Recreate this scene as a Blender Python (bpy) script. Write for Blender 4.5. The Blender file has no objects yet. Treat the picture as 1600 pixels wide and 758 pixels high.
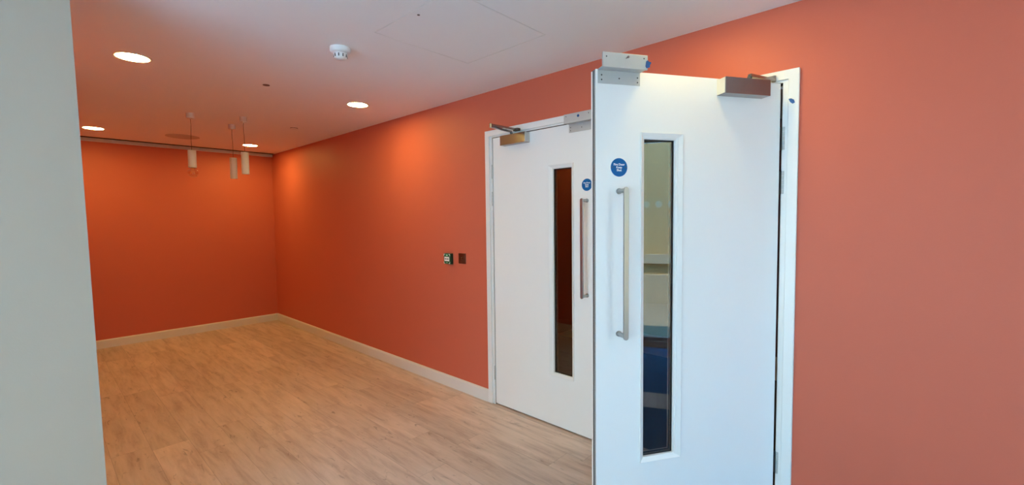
import bpy, bmesh, math, random
from mathutils import Vector, Matrix
random.seed(4)
S = bpy.context.scene
COL = S.collection

# ------------------------------------------------------------------ camera
cam_d = bpy.data.cameras.new('camera'); cam = bpy.data.objects.new('camera', cam_d); COL.objects.link(cam)
yaw, pitch, roll = 0.8240066881725192, -0.05281753130445888, -0.011557105193785023
F = Vector((math.sin(yaw)*math.cos(pitch), math.cos(yaw)*math.cos(pitch), math.sin(pitch)))
R0 = Vector((math.cos(yaw), -math.sin(yaw), 0)); U0 = R0.cross(F)
R1 = math.cos(roll)*R0 + math.sin(roll)*U0; U1 = -math.sin(roll)*R0 + math.cos(roll)*U0
M = Matrix(((R1.x, U1.x, -F.x), (R1.y, U1.y, -F.y), (R1.z, U1.z, -F.z))).to_4x4()
M.translation = Vector((-2.3865, 0, 1.436))
cam.matrix_world = M
cam_d.sensor_fit = 'HORIZONTAL'; cam_d.sensor_width = 36; cam_d.lens = 692.09/1600*36
cam_d.clip_start = .02; cam_d.clip_end = 200
S.camera = cam

# ------------------------------------------------------------------ world, sun, portals, exposure
SKY_STRENGTH = 17.0
LAMP = 150.0
LAMP_COLOR = (1.0, .75, .22)
w = bpy.data.worlds.new('sky'); S.world = w; w.use_nodes = True
nt = w.node_tree; nt.nodes.clear()
o = nt.nodes.new('ShaderNodeOutputWorld'); b = nt.nodes.new('ShaderNodeBackground')
tc = nt.nodes.new('ShaderNodeTexCoord'); sx = nt.nodes.new('ShaderNodeSeparateXYZ'); cr = nt.nodes.new('ShaderNodeValToRGB')
cr.color_ramp.elements[0].position = 0.0; cr.color_ramp.elements[0].color = (.16, .53, 1, 1)
cr.color_ramp.elements[1].position = .8; cr.color_ramp.elements[1].color = (.10, .45, 1, 1)
nt.links.new(tc.outputs['Generated'], sx.inputs[0]); nt.links.new(sx.outputs['Z'], cr.inputs[0])
nt.links.new(cr.outputs[0], b.inputs['Color']); b.inputs['Strength'].default_value = SKY_STRENGTH
nt.links.new(b.outputs[0], o.inputs[0])
sun_d = bpy.data.lights.new('sun', 'SUN'); sun = bpy.data.objects.new('sun', sun_d); COL.objects.link(sun)
sun_d.energy = 24; sun_d.angle = math.radians(1); sun_d.color = (1, .96, .88)
sun.rotation_euler = Vector((-.42, -.45, -1)).to_track_quat('-Z', 'Y').to_euler()
WIN_Y = -2.2; WIN_X = -5.0
def portal(name, loc, direction, sx_, sy_):
    d = bpy.data.lights.new(name, 'AREA'); d.shape = 'RECTANGLE'; d.size = sx_; d.size_y = sy_
    d.cycles.is_portal = True
    ob = bpy.data.objects.new(name, d); COL.objects.link(ob); ob.location = loc
    ob.rotation_euler = Vector(direction).to_track_quat('-Z', 'Z').to_euler()
portal('window_portal', (-.72, WIN_Y-.12, 1.2), (0, 1, 0), 1.15, 2.2)
portal('window_portal', (WIN_X-.12, .1, 1.2), (1, 0, 0), 3.9, 2.2)
S.view_settings.view_transform = 'Standard'; S.view_settings.look = 'None'
S.view_settings.gamma = 1; S.view_settings.use_curve_mapping = False
S.view_settings.exposure = 0.0
S.cycles.use_denoising = True
S.cycles.max_bounces = 12; S.cycles.diffuse_bounces = 8; S.cycles.transparent_max_bounces = 16
S.cycles.sample_clamp_indirect = 6

# ------------------------------------------------------------------ materials
def mat(name, color, rough=.5, metal=0, spec=.5, bump=None, mottle=None):
    m = bpy.data.materials.new(name); m.use_nodes = True
    n = m.node_tree.nodes; l = m.node_tree.links; p = n['Principled BSDF']
    p.inputs['Roughness'].default_value = rough; p.inputs['Metallic'].default_value = metal
    p.inputs['Specular IOR Level'].default_value = spec
    t = n.new('ShaderNodeTexCoord')
    ns = n.new('ShaderNodeTexNoise'); ns.inputs['Scale'].default_value = (mottle or (3, 0))[0]; ns.inputs['Detail'].default_value = 4
    l.new(t.outputs['Object'], ns.inputs['Vector'])
    k = (mottle or (3, .03))[1]
    r = n.new('ShaderNodeMapRange'); r.inputs['To Min'].default_value = 1-k; r.inputs['To Max'].default_value = 1+k
    l.new(ns.outputs['Fac'], r.inputs['Value'])
    v = n.new('ShaderNodeVectorMath'); v.operation = 'SCALE'; v.inputs[0].default_value = color
    l.new(r.outputs[0], v.inputs['Scale']); l.new(v.outputs[0], p.inputs['Base Color'])
    if bump:
        b2 = n.new('ShaderNodeTexNoise'); b2.inputs['Scale'].default_value = bump[0]; b2.inputs['Detail'].default_value = 3
        l.new(t.outputs['Object'], b2.inputs['Vector'])
        bb = n.new('ShaderNodeBump'); bb.inputs['Strength'].default_value = bump[1]; bb.inputs['Distance'].default_value = .002
        l.new(b2.outputs['Fac'], bb.inputs['Height']); l.new(bb.outputs[0], p.inputs['Normal'])
    return m
ORANGE = mat('orange_wall_paint', (.585, .134, .078), .55, spec=.3, bump=(160, .12), mottle=(1.5, .02))
GREYW = mat('pale_grey_wall_paint', (.49, .42, .34), .6, spec=.3, bump=(160, .12), mottle=(1.5, .02))
CEIL = mat('white_ceiling_paint', (.87, .86, .86), .7, spec=.2, bump=(140, .08), mottle=(1.2, .015))
WHITE = mat('white_satin_gloss', (.78, .78, .76), .35, mottle=(4, .01))
DOORW = mat('white_door_laminate', (.83, .835, .82), .42, mottle=(2, .012))
SKIRT = mat('white_skirting_gloss', (.72, .70, .67), .4)
BLACK = mat('black_seal_and_gap', (.012, .012, .013), .6)
STEEL = mat('satin_steel', (.34, .31, .30), .24, metal=1, mottle=(60, .03))
SATIN = mat('brushed_handle_steel', (.38, .37, .36), .34, metal=1, mottle=(90, .04))
ZINC = mat('pale_galvanised_plate', (.52, .53, .52), .45, metal=.35, mottle=(20, .05))
SCREW = mat('dark_screw', (.10, .10, .10), .4, metal=.8)
BRONZE = mat('dark_bronze_plate', (.17, .11, .09), .3, metal=.85, mottle=(40, .15))
BLUE = mat('blue_sign_face', (.001, .11, .33), .5, spec=.25)
TAPE = mat('blue_tape', (.01, .08, .26), .5)
TEXT = mat('white_lettering', (.85, .87, .88), .5)
PLASTIC = mat('white_plastic', (.78, .79, .80), .4)
PEND = mat('matt_white_pendant', (.72, .70, .68), .55)
CABLE = mat('dark_cable', (.05, .04, .035), .6)
GREEN = mat('dark_green_plastic', (.004, .10, .045), .35)
LIME = mat('pale_green_marks', (.45, .8, .5), .5)
GAP = mat('dark_gap', (.01, .008, .007), .9)
MAROON = mat('maroon_corridor_paint', (.16, .030, .022), .6)
CARPET_B = mat('blue_carpet', (.06, .15, .28), .95, bump=(300, .6), mottle=(30, .15))
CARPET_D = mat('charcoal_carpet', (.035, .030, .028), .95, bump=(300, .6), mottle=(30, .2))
STONE = mat('khaki_stone', (.52, .35, .15), .85, bump=(20, .3), mottle=(1, .08))
SKYSCREEN = mat('sky_screen_stone', (.74, .61, .46), .85, mottle=(2, .08))
STONE3 = mat('plinth_stone', (.50, .40, .25), .85, mottle=(2, .08))
STONE2 = mat('weathered_khaki_stone', (.30, .23, .14), .85, mottle=(3, .1))
PAVE = mat('grey_paving', (.42, .49, .52), .85, mottle=(2, .1))
ALU = mat('grey_window_frame', (.30, .31, .32), .4, metal=.5)
LITFLOOR = mat('painted_daylight_floor', (.8, .62, .42), .5, mottle=(8, .1))
SPK = mat('pale_cover_paint', (.80, .78, .77), .6, mottle=(4, .02))
SPEAK = mat('perforated_grille', (.52, .48, .46), .6, mottle=(300, .3))

def wood_floor():
    m = bpy.data.materials.new('oak_plank_floor'); m.use_nodes = True
    n = m.node_tree.nodes; l = m.node_tree.links; p = n['Principled BSDF']
    t = n.new('ShaderNodeTexCoord'); s = n.new('ShaderNodeSeparateXYZ'); l.new(t.outputs['Object'], s.inputs[0])
    def mt(op, a, b=None, c=None):
        x = n.new('ShaderNodeMath'); x.operation = op
        for i, v in enumerate((a, b, c)):
            if v is None: continue
            if isinstance(v, (int, float)): x.inputs[i].default_value = v
            else: l.new(v, x.inputs[i])
        return x.outputs[0]
    WP, LP = .19, 1.32
    u = mt('DIVIDE', mt('ADD', s.outputs['X'], .228), WP)
    row = mt('FLOOR', u)
    wn = n.new('ShaderNodeTexWhiteNoise'); wn.noise_dimensions = '1D'; l.new(row, wn.inputs['W'])
    v = mt('ADD', mt('DIVIDE', s.outputs['Y'], LP), mt('MULTIPLY', wn.outputs['Value'], 5.0))
    idy = mt('FLOOR', v)
    cb = n.new('ShaderNodeCombineXYZ'); l.new(row, cb.inputs[0]); l.new(idy, cb.inputs[1])
    w2 = n.new('ShaderNodeTexWhiteNoise'); w2.noise_dimensions = '3D'; l.new(cb.outputs[0], w2.inputs['Vector'])
    # grain: coordinates stretched along the plank and shifted per plank
    off = n.new('ShaderNodeVectorMath'); off.operation = 'SCALE'; l.new(w2.outputs['Color'], off.inputs[0]); off.inputs['Scale'].default_value = 17
    ad = n.new('ShaderNodeVectorMath'); ad.operation = 'ADD'; l.new(t.outputs['Object'], ad.inputs[0]); l.new(off.outputs[0], ad.inputs[1])
    mp = n.new('ShaderNodeMapping'); mp.inputs['Scale'].default_value = (20, 2.6, 1); l.new(ad.outputs[0], mp.inputs[0])
    g = n.new('ShaderNodeTexNoise'); g.inputs['Scale'].default_value = 1.0; g.inputs['Detail'].default_value = 7; g.inputs['Roughness'].default_value = .62
    g.inputs['Distortion'].default_value = .35; l.new(mp.outputs[0], g.inputs['Vector'])
    mp2 = n.new('ShaderNodeMapping'); mp2.inputs['Scale'].default_value = (70, 5, 1); l.new(ad.outputs[0], mp2.inputs[0])
    g2 = n.new('ShaderNodeTexNoise'); g2.inputs['Scale'].default_value = 1; g2.inputs['Detail'].default_value = 5; l.new(mp2.outputs[0], g2.inputs['Vector'])
    mp3 = n.new('ShaderNodeMapping'); mp3.inputs['Scale'].default_value = (26, 7, 1); l.new(ad.outputs[0], mp3.inputs[0])
    g3 = n.new('ShaderNodeTexNoise'); g3.inputs['Scale'].default_value = 1; g3.inputs['Detail'].default_value = 3; g3.inputs['Distortion'].default_value = 1.5; l.new(mp3.outputs[0], g3.inputs['Vector'])
    cr = n.new('ShaderNodeValToRGB'); e = cr.color_ramp.elements
    e[0].position = .30; e[0].color = (.44, .325, .265, 1); e[1].position = .72; e[1].color = (.69, .555, .47, 1)
    e.new(.5).color = (.60, .475, .39, 1)
    l.new(g.outputs['Fac'], cr.inputs[0])
    sc = mt('ADD', mt('ADD', mt('MULTIPLY', w2.outputs['Value'], .20), .80), mt('MULTIPLY', g2.outputs['Fac'], .18))
    crack = n.new('ShaderNodeMapRange'); crack.inputs['From Min'].default_value = .64; crack.inputs['From Max'].default_value = .76
    crack.inputs['To Min'].default_value = 1; crack.inputs['To Max'].default_value = .5; l.new(g3.outputs['Fac'], crack.inputs['Value'])
    fu = mt('FRACT', u); du = mt('MINIMUM', fu, mt('SUBTRACT', 1.0, fu))
    fv = mt('FRACT', v); dv = mt('MINIMUM', fv, mt('SUBTRACT', 1.0, fv))
    gm = mt('MINIMUM', mt('DIVIDE', mt('MULTIPLY', du, WP), .0016), mt('DIVIDE', mt('MULTIPLY', dv, LP), .0016))
    gm = mt('MINIMUM', gm, 1.0)
    gg = mt('ADD', .55, mt('MULTIPLY', gm, .45))
    tot = mt('MULTIPLY', mt('MULTIPLY', sc, crack.outputs[0]), gg)
    vs = n.new('ShaderNodeVectorMath'); vs.operation = 'SCALE'; l.new(cr.outputs[0], vs.inputs[0]); l.new(tot, vs.inputs['Scale'])
    l.new(vs.outputs[0], p.inputs['Base Color'])
    p.inputs['Roughness'].default_value = .42; p.inputs['Specular IOR Level'].default_value = .4
    bm_ = n.new('ShaderNodeBump'); bm_.inputs['Strength'].default_value = .25; bm_.inputs['Distance'].default_value = .001
    l.new(mt('ADD', gm, mt('MULTIPLY', g2.outputs['Fac'], .3)), bm_.inputs['Height']); l.new(bm_.outputs[0], p.inputs['Normal'])
    return m
OAK = wood_floor()

def glass(name, tint, ior, rough=0.0):
    m = bpy.data.materials.new(name); m.use_nodes = True
    n = m.node_tree.nodes; l = m.node_tree.links; n.clear()
    o = n.new('ShaderNodeOutputMaterial'); mx = n.new('ShaderNodeMixShader'); tr = n.new('ShaderNodeBsdfTransparent')
    gl = n.new('ShaderNodeBsdfGlossy'); fr = n.new('ShaderNodeFresnel')
    tr.inputs['Color'].default_value = (*tint, 1); gl.inputs['Roughness'].default_value = rough; fr.inputs['IOR'].default_value = ior
    gl.inputs['Color'].default_value = (1, 1, 1, 1)
    geo = n.new('ShaderNodeNewGeometry'); i2 = n.new('ShaderNodeMapRange')   # same reflectance on both faces of the pane
    i2.inputs['To Min'].default_value = ior; i2.inputs['To Max'].default_value = 1/ior
    l.new(geo.outputs['Backfacing'], i2.inputs['Value']); l.new(i2.outputs[0], fr.inputs['IOR'])
    l.new(fr.outputs[0], mx.inputs[0]); l.new(tr.outputs[0], mx.inputs[1]); l.new(gl.outputs[0], mx.inputs[2]); l.new(mx.outputs[0], o.inputs[0])
    return m
DGLASS = glass('fire_glass', (.60, .58, .55), 1.75)
WGLASS = glass('clear_window_glass', (.97, .99, .985), 1.3)
BULB = glass('clear_bulb_glass', (.95, .9, .82), 1.5)
FROST = bpy.data.materials.new('frosted_dot'); FROST.use_nodes = True
n_ = FROST.node_tree.nodes; l_ = FROST.node_tree.links; n_.clear()
o_ = n_.new('ShaderNodeOutputMaterial'); m_ = n_.new('ShaderNodeMixShader'); a_ = n_.new('ShaderNodeBsdfTransparent'); t_ = n_.new('ShaderNodeBsdfTranslucent')
t_.inputs['Color'].default_value = (.9, .80, .62, 1); m_.inputs[0].default_value = .6
l_.new(a_.outputs[0], m_.inputs[1]); l_.new(t_.outputs[0], m_.inputs[2]); l_.new(m_.outputs[0], o_.inputs[0])

def emit(name, color, strength):
    m = bpy.data.materials.new(name); m.use_nodes = True
    n = m.node_tree.nodes; l = m.node_tree.links; n.clear()
    o = n.new('ShaderNodeOutputMaterial'); e = n.new('ShaderNodeEmission')
    e.inputs['Color'].default_value = (*color, 1); e.inputs['Strength'].default_value = strength
    l.new(e.outputs[0], o.inputs[0]); return m
LENS = emit('glowing_downlight_lens', LAMP_COLOR, LAMP)
LENS_DIM = emit('glowing_dimmed_downlight_lens', LAMP_COLOR, LAMP*.70)

# ------------------------------------------------------------------ helpers
def link(name, bm, m, parent=None, smooth=False, bevel=0, seg=2):
    me = bpy.data.meshes.new(name)
    bmesh.ops.recalc_face_normals(bm, faces=bm.faces)
    bm.to_mesh(me); bm.free()
    me.materials.append(m)
    ob = bpy.data.objects.new(name, me); COL.objects.link(ob)
    if parent: ob.parent = parent
    if smooth:
        for p in me.polygons: p.use_smooth = True
    if bevel:
        md = ob.modifiers.new('bevel', 'BEVEL'); md.width = bevel; md.segments = seg; md.limit_method = 'ANGLE'; md.angle_limit = math.radians(40)
    return ob
def box(bm, a, b):
    (x0, y0, z0), (x1, y1, z1) = a, b
    x0, x1 = min(x0, x1), max(x0, x1); y0, y1 = min(y0, y1), max(y0, y1); z0, z1 = min(z0, z1), max(z0, z1)
    v = [bm.verts.new(c) for c in ((x0,y0,z0),(x1,y0,z0),(x1,y1,z0),(x0,y1,z0),(x0,y0,z1),(x1,y0,z1),(x1,y1,z1),(x0,y1,z1))]
    for f in ((0,3,2,1),(4,5,6,7),(0,1,5,4),(1,2,6,5),(2,3,7,6),(3,0,4,7)): bm.faces.new([v[i] for i in f])
def boxes(*bs):
    bm = bmesh.new()
    for a, b in bs: box(bm, a, b)
    return bm
def prism(poly, h0, h1, axis='z', bm=None):
    bm = bm or bmesh.new()
    def P(u, v, h): return {'z': (u, v, h), 'x': (h, u, v), 'y': (u, h, v)}[axis]
    A = [bm.verts.new(P(u, v, h0)) for u, v in poly]; B = [bm.verts.new(P(u, v, h1)) for u, v in poly]
    bm.faces.new(A); bm.faces.new(B[::-1]); n = len(poly)
    for i in range(n): bm.faces.new((A[i], B[i], B[(i+1) % n], A[(i+1) % n]))
    return bm
def lathe(prof, n=32, bm=None, center=(0, 0, 0), axis='z'):
    bm = bm or bmesh.new(); rings = []
    def P(r, a, h):
        u, v = r*math.cos(a), r*math.sin(a)
        q = {'z': (u, v, h), 'x': (h, u, v), 'y': (u, h, v)}[axis]
        return tuple(q[i]+center[i] for i in range(3))
    for r, h in prof:
        if r < 1e-6: rings.append([bm.verts.new(P(0, 0, h))])
        else: rings.append([bm.verts.new(P(r, 2*math.pi*i/n, h)) for i in range(n)])
    for A, B in zip(rings, rings[1:]):
        if len(A) == 1 and len(B) == 1: continue
        for i in range(n):
            j = (i+1) % n
            if len(A) == 1: bm.faces.new((A[0], B[i], B[j]))
            elif len(B) == 1: bm.faces.new((A[i], B[0], A[j]))
            else: bm.faces.new((A[i], B[i], B[j], A[j]))
    return bm
def tube(bm, pts, r, n=10):
    prev = None; pts = [Vector(p) for p in pts]
    for k, p in enumerate(pts):
        d = (pts[min(k+1, len(pts)-1)]-pts[max(k-1, 0)]).normalized()
        a = d.orthogonal().normalized() if abs(d.z) > .9 else d.cross(Vector((0, 0, 1))).normalized(); c = d.cross(a)
        ring = [bm.verts.new(p+r*(math.cos(2*math.pi*i/n)*a+math.sin(2*math.pi*i/n)*c)) for i in range(n)]
        if prev:
            for i in range(n): bm.faces.new((prev[i], ring[i], ring[(i+1) % n], prev[(i+1) % n]))
        else: bm.faces.new(ring)
        prev = ring
    bm.faces.new(prev[::-1]); return bm
def bar(bm, p, q, wd, ht):           # flat bar between two points, width horizontal, height vertical
    p, q = Vector(p), Vector(q); d = (q-p).normalized(); s = d.cross(Vector((0, 0, 1))).normalized()*wd/2; u = s.cross(d).normalized()*ht/2
    v = [bm.verts.new(c) for c in (p-s-u, p+s-u, p+s+u, p-s+u, q-s-u, q+s-u, q+s+u, q-s+u)]
    for f in ((0,3,2,1),(4,5,6,7),(0,1,5,4),(1,2,6,5),(2,3,7,6),(3,0,4,7)): bm.faces.new([v[i] for i in f])
    return bm
def tag(o, label, cat=None, group=None, kind=None):
    o['label'] = label
    if cat: o['category'] = cat
    if group: o['group'] = group
    if kind: o['kind'] = kind
    return o
def empty(name, loc, rotz=0):
    o = bpy.data.objects.new(name, None); COL.objects.link(o); o.location = loc; o.rotation_euler = (0, 0, rotz)
    o.empty_display_size = .1; return o
def struct(name, bm, m, label, cat, **k):
    return tag(link(name, bm, m, **k), label, cat, kind='structure')
def copy_tree(o, parent=None):
    c = o.copy(); COL.objects.link(c)
    if parent: c.parent = parent
    for ch in list(o.children): copy_tree(ch, c)
    return c

# ------------------------------------------------------------------ the setting
H = 2.4; YB = 6.913; XL = -2.44; WT = .14
FY0, FY1, FZ = .4215, 2.464, 2.103       # outer edges of the door frame
OY0, OY1, OZ = .462, 2.424, 2.064        # opening in the wall
NY = 2.36; NX = -2.3865+.0605*NY         # near wall, its free edge
struct('floor', boxes(((WIN_X, .9, -.06), (WT, YB+.15, 0)), ((WIN_X, -.85, -.06), (WT, -.55, 0)), ((WIN_X, WIN_Y-.15, -.06), (-1.3, -.85, 0)), ((WIN_X, -.55, -.06), (-1.3, .9, 0))), OAK, 'pale oak plank floor running along the orange wall', 'floor')
struct('floor', boxes(((-1.3, WIN_Y-.15, -.06), (WT, -.85, 0)), ((-1.3, -.55, -.06), (WT, .9, 0))), CARPET_B, 'dark blue carpet beside the windows', 'carpet')
# ceiling: one slab with a slot at the back and a square opening for the access hatch
hx0, hx1, hy0, hy1 = -1.150, -.515, 1.478, 2.085
struct('ceiling', boxes(((WIN_X-.2, WIN_Y-.2, H), (3, hy0, H+.15)), ((WIN_X-.2, hy1, H), (3, 6.775, H+.15)),
                        ((WIN_X-.2, hy0, H), (hx0, hy1, H+.15)), ((hx1, hy0, H), (3, hy1, H+.15)),
                        ((WIN_X-.2, 6.775, H+.03), (3, YB+.2, H+.15)), ((0, 6.775, H), (3, YB+.2, H+.03)), ((WIN_X-.2, 6.775, H), (XL, YB+.2, H+.03))),
       CEIL, 'flat white plaster ceiling', 'ceiling')
struct('trim_1', boxes(((XL, 6.7755, H+.003), (0, 6.880, H+.029))), GAP, 'dark linear slot along the back edge of the ceiling', 'ceiling slot')
struct('trim_2', boxes(((XL, 6.881, H-.034), (-.0005, YB-.0005, H+.0295))), SKIRT, 'pale flange strip beside the ceiling slot at the back wall', 'ceiling trim')
struct('wall_right', boxes(((0, WIN_Y-.15, 0), (WT, OY0, H)), ((0, OY1, 0), (WT, YB, H)), ((0, OY0, OZ), (WT, OY1, H))), ORANGE,
       'long burnt orange wall holding the white double doors', 'wall')
struct('wall_back', boxes(((XL-.1, YB, 0), (3, YB+.15, H))), ORANGE, 'burnt orange end wall at the far end of the room', 'wall')
struct('wall_left', boxes(((XL-.1, NY+.1, 0), (XL, YB, H))), ORANGE, 'orange side wall hidden behind the near grey wall', 'wall')
def nx_(z): return -2.3865+NY*(.0565+(2.27-z)/1.875*.0083)
struct('wall_near', prism([(WIN_X, 0), (nx_(0), 0), (nx_(H), H), (WIN_X, H)], NY, NY+.1, 'y'), GREYW, 'pale grey green wall end in the left foreground', 'wall')
# window walls behind the camera
struct('wall_front', boxes(((WIN_X, WIN_Y-.15, 2.3), (0, WIN_Y, H)), ((WIN_X, WIN_Y-.15, 0), (0, WIN_Y, .06)), ((WIN_X, WIN_Y-.15, .06), (-1.25, WIN_Y, 2.3)), ((-.2, WIN_Y-.15, .06), (0, WIN_Y, 2.3))), GREYW,
       'pale wall around the wide window opposite the far end', 'wall')
struct('wall_side', boxes(((WIN_X-.15, WIN_Y-.15, 2.3), (WIN_X, YB, H)), ((WIN_X-.15, WIN_Y-.15, 0), (WIN_X, NY+.1, .06)), ((WIN_X-.15, WIN_Y-.15, .06), (WIN_X, -1.85, 2.3)), ((WIN_X-.15, 2.05, .06), (WIN_X, YB, 2.3))), GREYW,
       'pale wall around the side window opposite the doors', 'wall')
def window(name, a0, a1, fixed, axis, label):
    def Q(u, d, z): return (u, d, z) if axis == 'y' else (d, u, z)
    bs = [(Q(a0, fixed-.10, .06), Q(a1, fixed-.04, .10)), (Q(a0, fixed-.10, 2.26), Q(a1, fixed-.04, 2.3))]
    nm = 4 if a1-a0 > 2 else 1
    for i in range(nm+1):
        c = a0+.02+(a1-a0-.04)*i/nm; bs.append((Q(c-.02, fixed-.10, .10), Q(c+.02, fixed-.04, 2.26)))
    r = struct(name, boxes(*bs), ALU, label, 'window')
    link('window_pane', boxes((Q(a0+.04, fixed-.073, .10), Q(a1-.04, fixed-.067, 2.26))), WGLASS, r)
    bm = bmesh.new(); u = -.497-.13*5 if axis == 'y' else a0+.12
    while u < a1-.08:
        lathe([(0, -.001), (.038, -.001), (.038, .001), (0, .001)], 20, bm, Q(u, fixed-.060, 1.58), axis); u += .13
    link('manifestation_dots', bm, FROST, r)
window('window_1', -1.25, -.2, WIN_Y, 'y', 'narrow floor to ceiling window behind the viewer')
window('window_2', -1.85, 2.05, WIN_X, 'x', 'floor to ceiling side window facing the doors')
# outside
struct('ground', boxes(((-40, -30, -.25), (30, 30, -.12))), PAVE, 'grey paving outside the windows', 'ground')
b_ = boxes(((-7, -8, -.12), (8, -5.4, 2.75)))
bld = tag(link('building', b_, STONE), 'khaki stone building across from the window', 'building', kind='structure')
link('plinth', boxes(((-7, -5.4, -.12), (8, -5.3, .42)), ((-7, -5.4, .62), (8, -5.32, .78))), STONE3, bld)
b_ = boxes(((-12.3, -9, -.12), (-9.6, 12, 6.0)))  # added out of view: hides blue sky, bounces warm light indoors
tag(link('building', b_, SKYSCREEN), 'unseen pale building added to screen sky from the side window', 'building', kind='structure')
struct('ground', boxes(((-3, -5.29, -.119), (1.5, WIN_Y-.16, -.085))), STONE2, 'khaki paved strip just outside the narrow window', 'paving')
# skirting boards
def skirting(p, q, inward, name, label):
    # profile (offset from wall, z) swept straight from p to q
    prof = [(0, 0), (.016, 0), (.016, .082), (.012, .092), (.006, .097), (0, .097)]
    bm = bmesh.new(); p, q, inn = Vector(p), Vector(q), Vector(inward)
    A = [bm.verts.new(p+inn*a+Vector((0, 0, z))) for a, z in prof]; B = [bm.verts.new(q+inn*a+Vector((0, 0, z))) for a, z in prof]
    bm.faces.new(A); bm.faces.new(B[::-1])
    for i in range(len(prof)): bm.faces.new((A[i], B[i], B[(i+1) % len(prof)], A[(i+1) % len(prof)]))
    struct(name, bm, SKIRT, label, 'skirting board')
skirting((0, FY1, 0), (0, YB, 0), (-1, 0, 0), 'baseboard_right', 'white skirting board along the orange wall left of the doors')
skirting((0, WIN_Y, 0), (0, FY0, 0), (-1, 0, 0), 'baseboard_front', 'white skirting board right of the open door')
skirting((XL, YB, 0), (-.016, YB, 0), (0, -1, 0), 'baseboard_back', 'white skirting board at the foot of the far end wall')
# corridor seen through the doors
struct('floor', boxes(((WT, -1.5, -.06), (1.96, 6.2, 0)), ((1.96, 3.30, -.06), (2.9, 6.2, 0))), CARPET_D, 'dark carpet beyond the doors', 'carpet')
struct('floor', boxes(((1.96, -1.5, -.06), (2.9, 3.30, 0))), LITFLOOR, 'pale floor strip beyond the doors with daylight painted in', 'floor')  # pale colour stands for daylight falling through the open doorway
struct('wall_corridor', boxes(((2.7, -1.5, 0), (2.85, 6.2, H)), ((WT, 6.05, 0), (2.7, 6.2, H)), ((WT, -1.5, 0), (2.7, -1.35, H))), MAROON, 'dark maroon wall beyond the doors', 'wall')

# door frame: proud architrave, jamb lining, stop
fr = empty('trim_3', (0, FY1, 0)); tag(fr, 'white wooden frame around the double doors', 'door frame', kind='structure')
def fl(name, bm, m, **k):
    bm.transform(Matrix.Translation((0, -FY1, 0))); return link(name, bm, m, fr, **k)
def portalframe(y0, y1, z1, wd, x0, x1, hd=None):
    hd = wd if hd is None else hd
    pts = [(y0, 0), (y0, z1), (y1, z1), (y1, 0), (y1-wd, 0), (y1-wd, z1-hd), (y0+wd, z1-hd), (y0+wd, 0)]
    return prism(pts, x0, x1, 'x')
fl('architrave', portalframe(FY0, FY1, FZ, .043, -.018, 0), WHITE, bevel=.003)
fl('jamb', portalframe(OY0+.002, OY1-.002, OZ-.001, .0235, -.006, WT+.006, .013), WHITE)
fl('gap_shade', portalframe(OY0+.0255, OY1-.0255, OZ-.0142, .0024, .001, .046, .0022), BLACK)  # black lining stands in for shade in the gap round the leaves
fl('door_stop', portalframe(OY0+.0255, OY1-.0255, OZ-.0142, .014, .052, .09), WHITE)
tp = bmesh.new()
prism([(.437, 1.949), (.441, 1.962), (.452, 1.969), (.462, 1.968), (.455, 1.953), (.446, 1.945)], -.0225, -.0182, 'x', tp)
fl('blue_tape', tp, TAPE)

# ------------------------------------------------------------------ door leaves
LW, LZ0, LZ1, LT = .944, .010, 2.045, .044
def ring_prism(o, i, x0, x1, xi=None, bm=None):
    """rectangular ring (y0,y1,z0,z1) between x0 (front) and x1; xi = front depth at the inner edge"""
    bm = bm or bmesh.new(); xi = x0 if xi is None else xi
    def loop(r, x): y0, y1, z0, z1 = r; return [bm.verts.new(c) for c in ((x, y0, z0), (x, y1, z0), (x, y1, z1), (x, y0, z1))]
    A, B, C, D = loop(o, x0), loop(i, xi), loop(i, x1), loop(o, x1)
    for P, Q in ((A, B), (B, C), (C, D), (D, A)):
        for k in range(4): bm.faces.new((P[k], P[(k+1) % 4], Q[(k+1) % 4], Q[k]))
    return bm
def text_mesh(body, size, m, parent, loc, rot, name='lettering'):
    cu = bpy.data.curves.new('t', 'FONT'); cu.body = body; cu.size = size; cu.align_x = 'CENTER'; cu.align_y = 'CENTER'; cu.extrude = .0003; cu.space_line = .95; cu.offset = .0003
    t = bpy.data.objects.new('t', cu); COL.objects.link(t)
    dg = bpy.context.evaluated_depsgraph_get(); me = bpy.data.meshes.new_from_object(t.evaluated_get(dg))
    bpy.data.objects.remove(t)
    me.materials.clear(); me.materials.append(m)
    ob = bpy.data.objects.new(name, me); COL.objects.link(ob); ob.parent = parent; ob.location = loc; ob.rotation_euler = rot
    return ob
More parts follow.
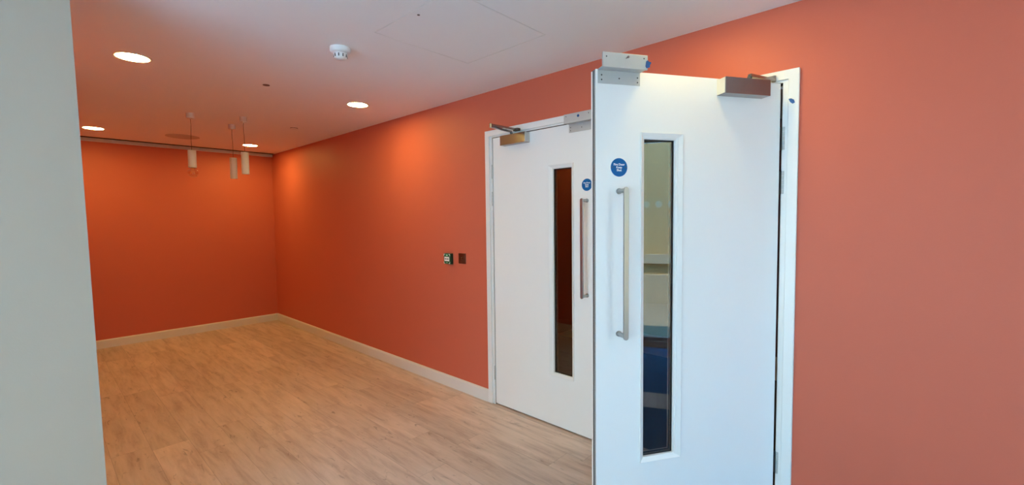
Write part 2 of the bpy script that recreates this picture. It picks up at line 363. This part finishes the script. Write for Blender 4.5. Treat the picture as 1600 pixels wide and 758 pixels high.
def door(name, hinge, sg, rotz, label, br0, br1, cl0, cl1):
    d = empty(name, hinge, rotz); tag(d, label, 'door', kind='structure')
    def R_(s0, s1, z0, z1): a, b_ = sorted((sg*s0, sg*s1)); return (a, b_, z0, z1)
    def bx(*L):
        return boxes(*[((x0, sg*s0, z0), (x1, sg*s1, z1)) for (x0, s0, z0), (x1, s1, z1) in L])
    gap = .015 if sg > 0 else .003
    outer = R_(gap, LW, LZ0, LZ1); hole = R_(.560, .725, .368, 1.778)
    link('leaf_panel', ring_prism(outer, hole, 0, LT), DOORW, d)
    # glazing bead, front: raised lip then sloping in
    bead = ring_prism(R_(.532, .737, .358, 1.796), R_(.567, .718, .379, 1.769), -.006, .016, .004)
    vf = link('vision_panel_frame', bead, WHITE, d, bevel=.0015)
    link('glazing_seal', ring_prism(R_(.562, .723, .372, 1.775), R_(.5715, .7135, .3835, 1.7645), .0162, .038), BLACK, vf)
    link('glass_pane', bx(((.019, .573, .385), (.026, .712, 1.763))), DGLASS, vf)
    link('rear_bead', ring_prism(R_(.532, .737, .358, 1.796), R_(.567, .718, .379, 1.769), .040, LT+.006), WHITE, vf)
    # smoke seals let into the leading edge
    for a, b_ in ((.0075, .0125), (.0185, .0275)):
        link('edge_seal', bx(((a, LW-.002, LZ0), (b_, LW+.0012, LZ1))), BLACK, d)
    # pull handle
    h = bmesh.new(); c, hw, z0, z1 = sg*.8395, .011, .929, 1.561
    poly = []
    for zc, a0 in ((z1-hw, 0), (z0+hw, math.pi)):
        for k in range(9):
            a = a0+math.pi*k/8; poly.append((c+hw*math.cos(a), zc+hw*math.sin(a)))
    prism(poly, -.066, -.058, 'x', h)
    ph = link('pull_handle', h, SATIN, d, bevel=.001)
    for z in (z0+.0135, z1-.0135):
        link('handle_post', lathe([(0, -.058), (.0095, -.058), (.0095, -.006), (.0125, -.0055), (.0125, -.0001), (0, -.0001)], 20, None, (0, c, z), 'x'), SATIN, ph, smooth=False)
    # round fire door sign
    sgn = link('fire_door_sign', lathe([(0, -.0002), (.0385, -.0002), (.0385, -.0014), (.0378, -.0016), (0, -.0016)], 48, None, (0, sg*.839, 1.647), 'x'), BLUE, d)
    text_mesh('Fire Door\nKeep\nShut', .0125, TEXT, sgn, (-.0020, sg*.839, 1.647), (math.pi/2, 0, -math.pi/2))
    for k in (-1, 1):
        link('sign_screw', lathe([(0, -.0016), (.0028, -.0016), (.0022, -.0026), (0, -.0028)], 12, None, (0, sg*.839+k*.031, 1.647), 'x'), SCREW, sgn)
    rg = lathe([(.0385, -.0002), (.0395, -.0002), (.0395, -.0012), (.0385, -.0012)], 48, None, (0, sg*.839, 1.647), 'x')
    link('sign_rim', rg, TEXT, sgn)
    # closer: square box with a recessed shadow line, and its folding arm
    c = link('door_closer', bx(((-.052, cl0, 1.970), (-.0002, cl1, 2.040))), STEEL, d, bevel=.0015)
    link('end_cap', bx(((-.050, cl1, 1.972), (-.0004, cl1+.0035, 2.038))), ZINC, c)
    sp = lathe([(0, 2.040), (.010, 2.040), (.010, 2.056), (.006, 2.060), (0, 2.060)], 16, None, (-.026, sg*(cl0+.09), 0))
    link('closer_spindle', sp, SCREW, c)
    # lock bracket: flange on the leaf, shelf outwards, plate rising above
    k0, k1 = br0, br1; t = .003
    bm = bx(((-t, k0, 1.988), (-.0001, k1, 2.044)))
    link_b = link('lock_bracket', bm, ZINC, d, bevel=.0006)
    bm2 = bmesh.new()   # shelf with clipped outline like folded sheet
    prism([(-.0001, sg*k0), (-.0001, sg*k1), (-.050, sg*(k1+.001)), (-.050, sg*(k0-.004))], 2.041, 2.044, 'z', bm2)
    link('bracket_shelf', bm2, ZINC, link_b)
    up = bx(((-.053, k0-.005, 2.038), (-.044, k1+.002, 2.096)))
    link('upper_plate', up, ZINC, link_b, bevel=.0008)
    for s, z in ((k0+.012, 2.020), (k0+.012, 2.001), ((k0+k1)/2, 2.012), (k1-.017, 2.022), (k1-.017, 2.003)):
        link('screw', lathe([(0, -t-.0012), (.0026, -t-.0012), (.0036, -t+.0004), (0, -t+.0004)], 12, None, (0, sg*s, z), 'x'), SCREW, link_b)
    for s, z in ((k0+.012, 2.082), (k1-.014, 2.079)):
        link('screw', lathe([(0, -.0540), (.0026, -.0540), (.0032, -.0528), (0, -.0528)], 12, None, (0, sg*s, z), 'x'), SCREW, link_b)
    if sg > 0:
        bl = lathe([(0, -.071), (.0045, -.071), (.0045, -.066), (.0022, -.065), (.0022, -.0528), (0, -.0528)], 12, None, (0, sg*((k0+k1)/2-.004), 2.077), 'x')
        link('bolt', bl, STEEL, link_b)
        tb = prism([(sg*(k0-.005), 2.046), (sg*(k0-.014), 2.049), (sg*(k0-.013), 2.056), (sg*(k0-.019), 2.065), (sg*(k0-.019), 2.069), (sg*(k0-.011), 2.070), (sg*(k0-.004), 2.076), (sg*(k0+.003), 2.072), (sg*(k0+.006), 2.052), (sg*(k0+.001), 2.044)], -.0560, -.0535, 'x')
        link('blue_tape', tb, TAPE, link_b)
    else:
        tb = lathe([(0, -.0545), (.0085, -.0545), (.0085, -.0531), (0, -.0531)], 20, None, (0, sg*(k0+.105), 2.074), 'x')
        link('blue_tape', tb, TAPE, link_b)
    # hinges
    for z0, z1 in ((.195, .302), (1.538, 1.645), (1.742, 1.848)):
        hb = bmesh.new(); n = 5
        for i in range(n):
            a = z0+(z1-z0)*i/n; lathe([(0, a+.0006), (.0066, a+.0006), (.0066, a+(z1-z0)/n-.0006), (0, a+(z1-z0)/n-.0006)], 14, hb, (-.0062, -sg*.001, 0))
        hg = link('hinge', hb, ZINC, d, smooth=False)
        link('hinge_leaf', bx(((-.001, .0032, z0), (.030, .0012, z1))), STEEL, hg)
    return d, c
TH = math.radians(57.5)
dr, cr_ = door('door_1', (0, .488, 0), 1, TH, 'white fire door leaf standing open towards the viewer', .743, .936, .122, .358)
dl, cl_ = door('door_2', (0, 2.3985-.001, 0), -1, 0, 'white fire door leaf closed, left of the open leaf', .705, .90, .128, .366)
# closer arms (drawn in the leaf's own space; the shoe is fixed to the frame head)
def arm(leaf, closer, root_local, elbow, shoe):
    Mi = Matrix.Rotation(-leaf.rotation_euler.z, 4, 'Z') @ Matrix.Translation(-Vector(leaf.location))
    e, s = Mi @ Vector(elbow), Mi @ Vector(shoe); r0 = Vector(root_local)
    bm = bmesh.new(); bar(bm, r0, e, .016, .012); up = Vector((0, 0, .010))
    bar(bm, e+up*1.4, s+up, .013, .012)
    lathe([(0, -.007), (.009, -.007), (.009, .020), (0, .020)], 14, bm, tuple(e))
    a = link('closer_arm', bm, STEEL, closer, bevel=.0008)
    f = (Mi.to_3x3() @ Vector((0, 1, 0))).normalized(); x = (Mi.to_3x3() @ Vector((1, 0, 0))).normalized()
    bm = bmesh.new(); p = s+up; bar(bm, p-f*.022-Vector((0, 0, .001)), p+f*.022-Vector((0, 0, .001)), .03, .018)
    link('arm_shoe', bm, SCREW, closer, bevel=.001)
arm(dl, cl_, (-.026, -(.128+.09), 2.062), (-.262, 2.150, 2.060), (-.040, 2.115, 2.056))
arm(dr, cr_, (-.026, .122+.09, 2.062), (-.03, .52, 2.062), (-.034, .74, 2.066))

# ------------------------------------------------------------------ ceiling things
LIGHTS = [(-1.948, 3.387, 'round glowing ceiling downlight nearest the grey wall end'),
          (-.508, 3.467, 'round glowing ceiling downlight between the smoke detector and the closed door'),
          (-1.926, 6.150, 'round glowing ceiling downlight by the back wall, left of the pendants'),
          (-.487, 6.219, 'round glowing ceiling downlight just right of the three pendants'),
          (-.530, .752, 'round glowing ceiling downlight directly above the open door leaf')]
proto = empty('downlight', (0, 0, H))
link('bezel', lathe([(.0775, -.0005), (.0775, -.004), (.084, -.005), (.090, -.003), (.091, -.0002), (.0775, -.0002)], 48), WHITE, proto, smooth=True)
link('lens', lathe([(0, -.0030), (.0775, -.0030), (.0775, -.0008), (0, -.0008)], 40), LENS, proto)
for i, (x, y, lab) in enumerate(LIGHTS):
    o = proto if i == 0 else copy_tree(proto)
    if i == 4:                                    # the lamp over the open leaf runs dimmer
        for c in o.children:
            if c.name.startswith('lens'): c.data = c.data.copy(); c.data.materials[0] = LENS_DIM
    o.location = (x, y, H); tag(o, lab, 'downlight', 'round ceiling downlights')

# access hatch
g = .0025
hatch = empty('access_hatch', ((hx0+hx1)/2, (hy0+hy1)/2, H)); tag(hatch, 'square white access panel flush in the ceiling before the doors', 'access panel')
def hb(*bs):
    bm = boxes(*bs); bm.transform(Matrix.Translation((-(hx0+hx1)/2, -(hy0+hy1)/2, -H))); return bm
def ring_lip():
    bm = bmesh.new(); cx_, cy_ = (hx0+hx1)/2, (hy0+hy1)/2
    def L(d, z): return [bm.verts.new((x-cx_, y-cy_, z)) for x, y in ((hx0-d, hy0-d), (hx1+d, hy0-d), (hx1+d, hy1+d), (hx0-d, hy1+d))]
    A, B, C_, D = L(.0035, -.0001), L(.0025, -.0009), L(0, -.0009), L(0, .0)
    for P, Q in ((A, B), (B, C_), (C_, D), (D, A)):
        for k in range(4): bm.faces.new((P[k], P[(k+1) % 4], Q[(k+1) % 4], Q[k]))
    return bm
link('panel', hb(((hx0+g, hy0+g, H-.0008), (hx1-g, hy1-g, H+.012))), CEIL, hatch)
link('shadow_gap', hb(((hx0, hy0, H+.013), (hx1, hy1, H+.02))), GAP, hatch)
link('edge_lip', ring_lip(), WHITE, hatch)
bm = lathe([(0, -.0025), (.006, -.0025), (.007, -.0009), (0, -.0009)], 16, None, (-1.11-(hx0+hx1)/2, 1.763-(hy0+hy1)/2, 0)); link('key_lock', bm, SCREW, hatch)

# smoke detector
sd = empty('smoke_detector', (-1.175, 2.410, H)); tag(sd, 'white domed smoke detector on the ceiling', 'smoke detector')
link('base', lathe([(0, 0), (.055, 0), (.056, -.004), (.0555, -.020), (.050, -.027), (.036, -.030), (0, -.030)], 40), PLASTIC, sd, smooth=True)
bm = lathe([(0, -.030), (.036, -.030), (.0365, -.036), (.034, -.054), (.026, -.062), (0, -.064)], 40); link('sensor_head', bm, PLASTIC, sd, smooth=True)
for i in range(10):
    a = 2*math.pi*(i+.35)/10; bm = boxes(((.0330, -.0024, -.053), (.0368, .0024, -.037))); bm.transform(Matrix.Rotation(a, 4, 'Z')); link('sensor_slot', bm, BLACK, sd)

# speaker grille, round cover plates
sp = tag(link('ceiling_speaker', lathe([(0, -.0035), (.150, -.0035), (.157, -.0025), (.158, 0), (0, 0)], 64), SPEAK), 'large round speaker grille flush in the ceiling behind the left pendant', 'speaker')
sp.location = (-1.20, 6.10, H)
bl = tag(link('cover_disc', lathe([(0, -.002), (.022, -.002), (.0225, 0), (0, 0)], 32), SCREW), 'small dark round disc in the ceiling in front of the pendants', 'cover plate')
bl.location = (-1.222, 3.422, H)
spk = empty('sprinkler_cover', (-.507, 4.79, H)); tag(spk, 'small pale round cover hanging just below the ceiling right of the pendants', 'sprinkler cover')
link('cup', lathe([(.036, 0), (.030, -.002), (.030, .0), (.036, 0)], 32), GAP, spk)
link('cover_plate', lathe([(0, -.010), (.042, -.010), (.043, -.008), (.042, -.007), (0, -.007)], 32), SPK, spk)
link('stem', lathe([(0, -.008), (.008, -.008), (.008, 0), (0, 0)], 12), SPK, spk)

# pendants
def pendant(x, y, z0, z1, label, bulb=False):
    p = empty('pendant_light', (x, y, H)); tag(p, label, 'pendant light', 'white tube pendants at the back of the room')
    link('ceiling_cup', lathe([(0, 0), (.031, 0), (.031, -.042), (.029, -.045), (.006, -.045), (.006, -.052), (0, -.052)], 28), PEND, p, smooth=False)
    bm = bmesh.new(); z = -.05; pts = []
    n = 10
    for k in range(n+1):
        f = k/n; pts.append((.0035*math.sin(f*7+x*9)*(1-f), .0035*math.cos(f*6+y)*(1-f)*f, -.05+(z1-H+.002+.05)*f))
    link('cable', tube(bm, pts, .0018, 8), CABLE, p)
    a, b_ = z1-H, z0-H
    link('tube_shade', lathe([(0, a), (.0305, a), (.0315, a-.001), (.0315, b_), (.029, b_), (.029, a-.003), (0, a-.003)], 32), PEND, p, smooth=False)
    # lamp holder and globe bulb
    if bulb:
        gb = [(0, b_-.086)]
        for k in range(1, 14):
            t = math.pi*k/16; gb.append((.041*math.sin(t), b_-.045-.041*math.cos(t)))
        gb += [(.014, b_-.002), (.013, b_+.006)]
        bb = link('globe_bulb', lathe(gb, 28), BULB, p, smooth=True)
        link('bulb_cap', lathe([(0, b_+.004), (.0132, b_+.004), (.0132, b_+.03), (0, b_+.03)], 16), STEEL, bb)
        fm = bmesh.new()
        for k in range(6):
            a0 = 2*math.pi*k/6; a1 = a0+.5
            tube(fm, [(.006*math.cos(a0), .006*math.sin(a0), b_), (.016*math.cos(a1), .016*math.sin(a1), b_-.055)], .0009, 6)
        link('filament', fm, mat('amber_filament', (.75, .35, .1), .3, metal=.8), bb)
    else:
        link('lamp_holder', lathe([(0, b_+.012), (.020, b_+.012), (.020, b_+.05), (0, b_+.05)], 16), PEND, p)
pendant(-1.40, 4.76, 1.924, 2.076, 'white tube pendant with a clear globe bulb below, leftmost of the three', True)
pendant(-1.003, 5.04, 1.871, 2.074, 'bare white tube pendant hanging lowest, in the middle of the three')
pendant(-1.028, 4.60, 1.880, 2.079, 'bare white tube pendant hanging right beside the glowing downlight')

# ------------------------------------------------------------------ wall devices
ex = empty('door_release', (0, 2.928, 1.108)); tag(ex, 'green square door release box on the orange wall', 'door release')
link('back_box', boxes(((-.022, -.045, -.045), (-.0002, .045, .045))), mat('very_dark_green_plastic', (.002, .03, .016), .4), ex, bevel=.003)
link('cover', boxes(((-.032, -.044, -.044), (-.022, .044, .044))), GREEN, ex, bevel=.004)
link('push_panel', boxes(((-.0338, -.031, -.019), (-.032, .031, .017))), PLASTIC, ex)
bm = bmesh.new()
for sy in (-1, 1):
    for sz in (-1, 1):
        y0, z0 = sy*.040, sz*.040
        pl_ = [(y0, z0), (y0-sy*.016, z0), (y0-sy*.016, z0-sz*.004), (y0-sy*.004, z0-sz*.004), (y0-sy*.004, z0-sz*.016), (y0, z0-sz*.016)]
        link('corner_mark', prism(pl_, -.0332, -.0321, 'x'), TEXT, ex)
for a, b_ in (((-.010, .024), (-.002, .036)), ((.003, .024), (.010, .036)), ((-.004, -.036), (.004, -.029))):
    link('green_mark', boxes(((-.0332, *a), (-.0321, *b_))), LIME, ex)
# black push mark: two arrowheads pointing at a dot
bm = bmesh.new()
lathe([(0, -.0346), (.0042, -.0346), (.0042, -.0339), (0, -.0339)], 14, bm, (0, 0, -.001), 'x')
for k in (-1, 1):
    prism([(k*.007, -.001), (k*.015, .006), (k*.015, .002), (k*.023, .002), (k*.023, -.004), (k*.015, -.004), (k*.015, -.008)], -.0346, -.0339, 'x', bm)
link('push_symbol', bm, BLACK, ex)

sw = empty('key_switch', (0, 2.766, 1.117)); tag(sw, 'dark bronze square switch plate beside the green box', 'switch')
link('plate', boxes(((-.006, -.043, -.043), (-.0002, .043, .043))), BRONZE, sw, bevel=.0015)
link('key_barrel', lathe([(0, -.012), (.006, -.012), (.0085, -.011), (.0085, -.006), (0, -.006)], 20, None, (0, 0, .001), 'x'), STEEL, sw)
for k in (-1, 1):
    link('plate_screw', lathe([(0, -.0072), (.0026, -.0072), (.0030, -.006), (0, -.006)], 12, None, (0, k*.030, 0), 'x'), STEEL, sw)
link('keyhole', boxes(((-.0124, -.0008, -.003), (-.0119, .0008, .005))), BLACK, sw)
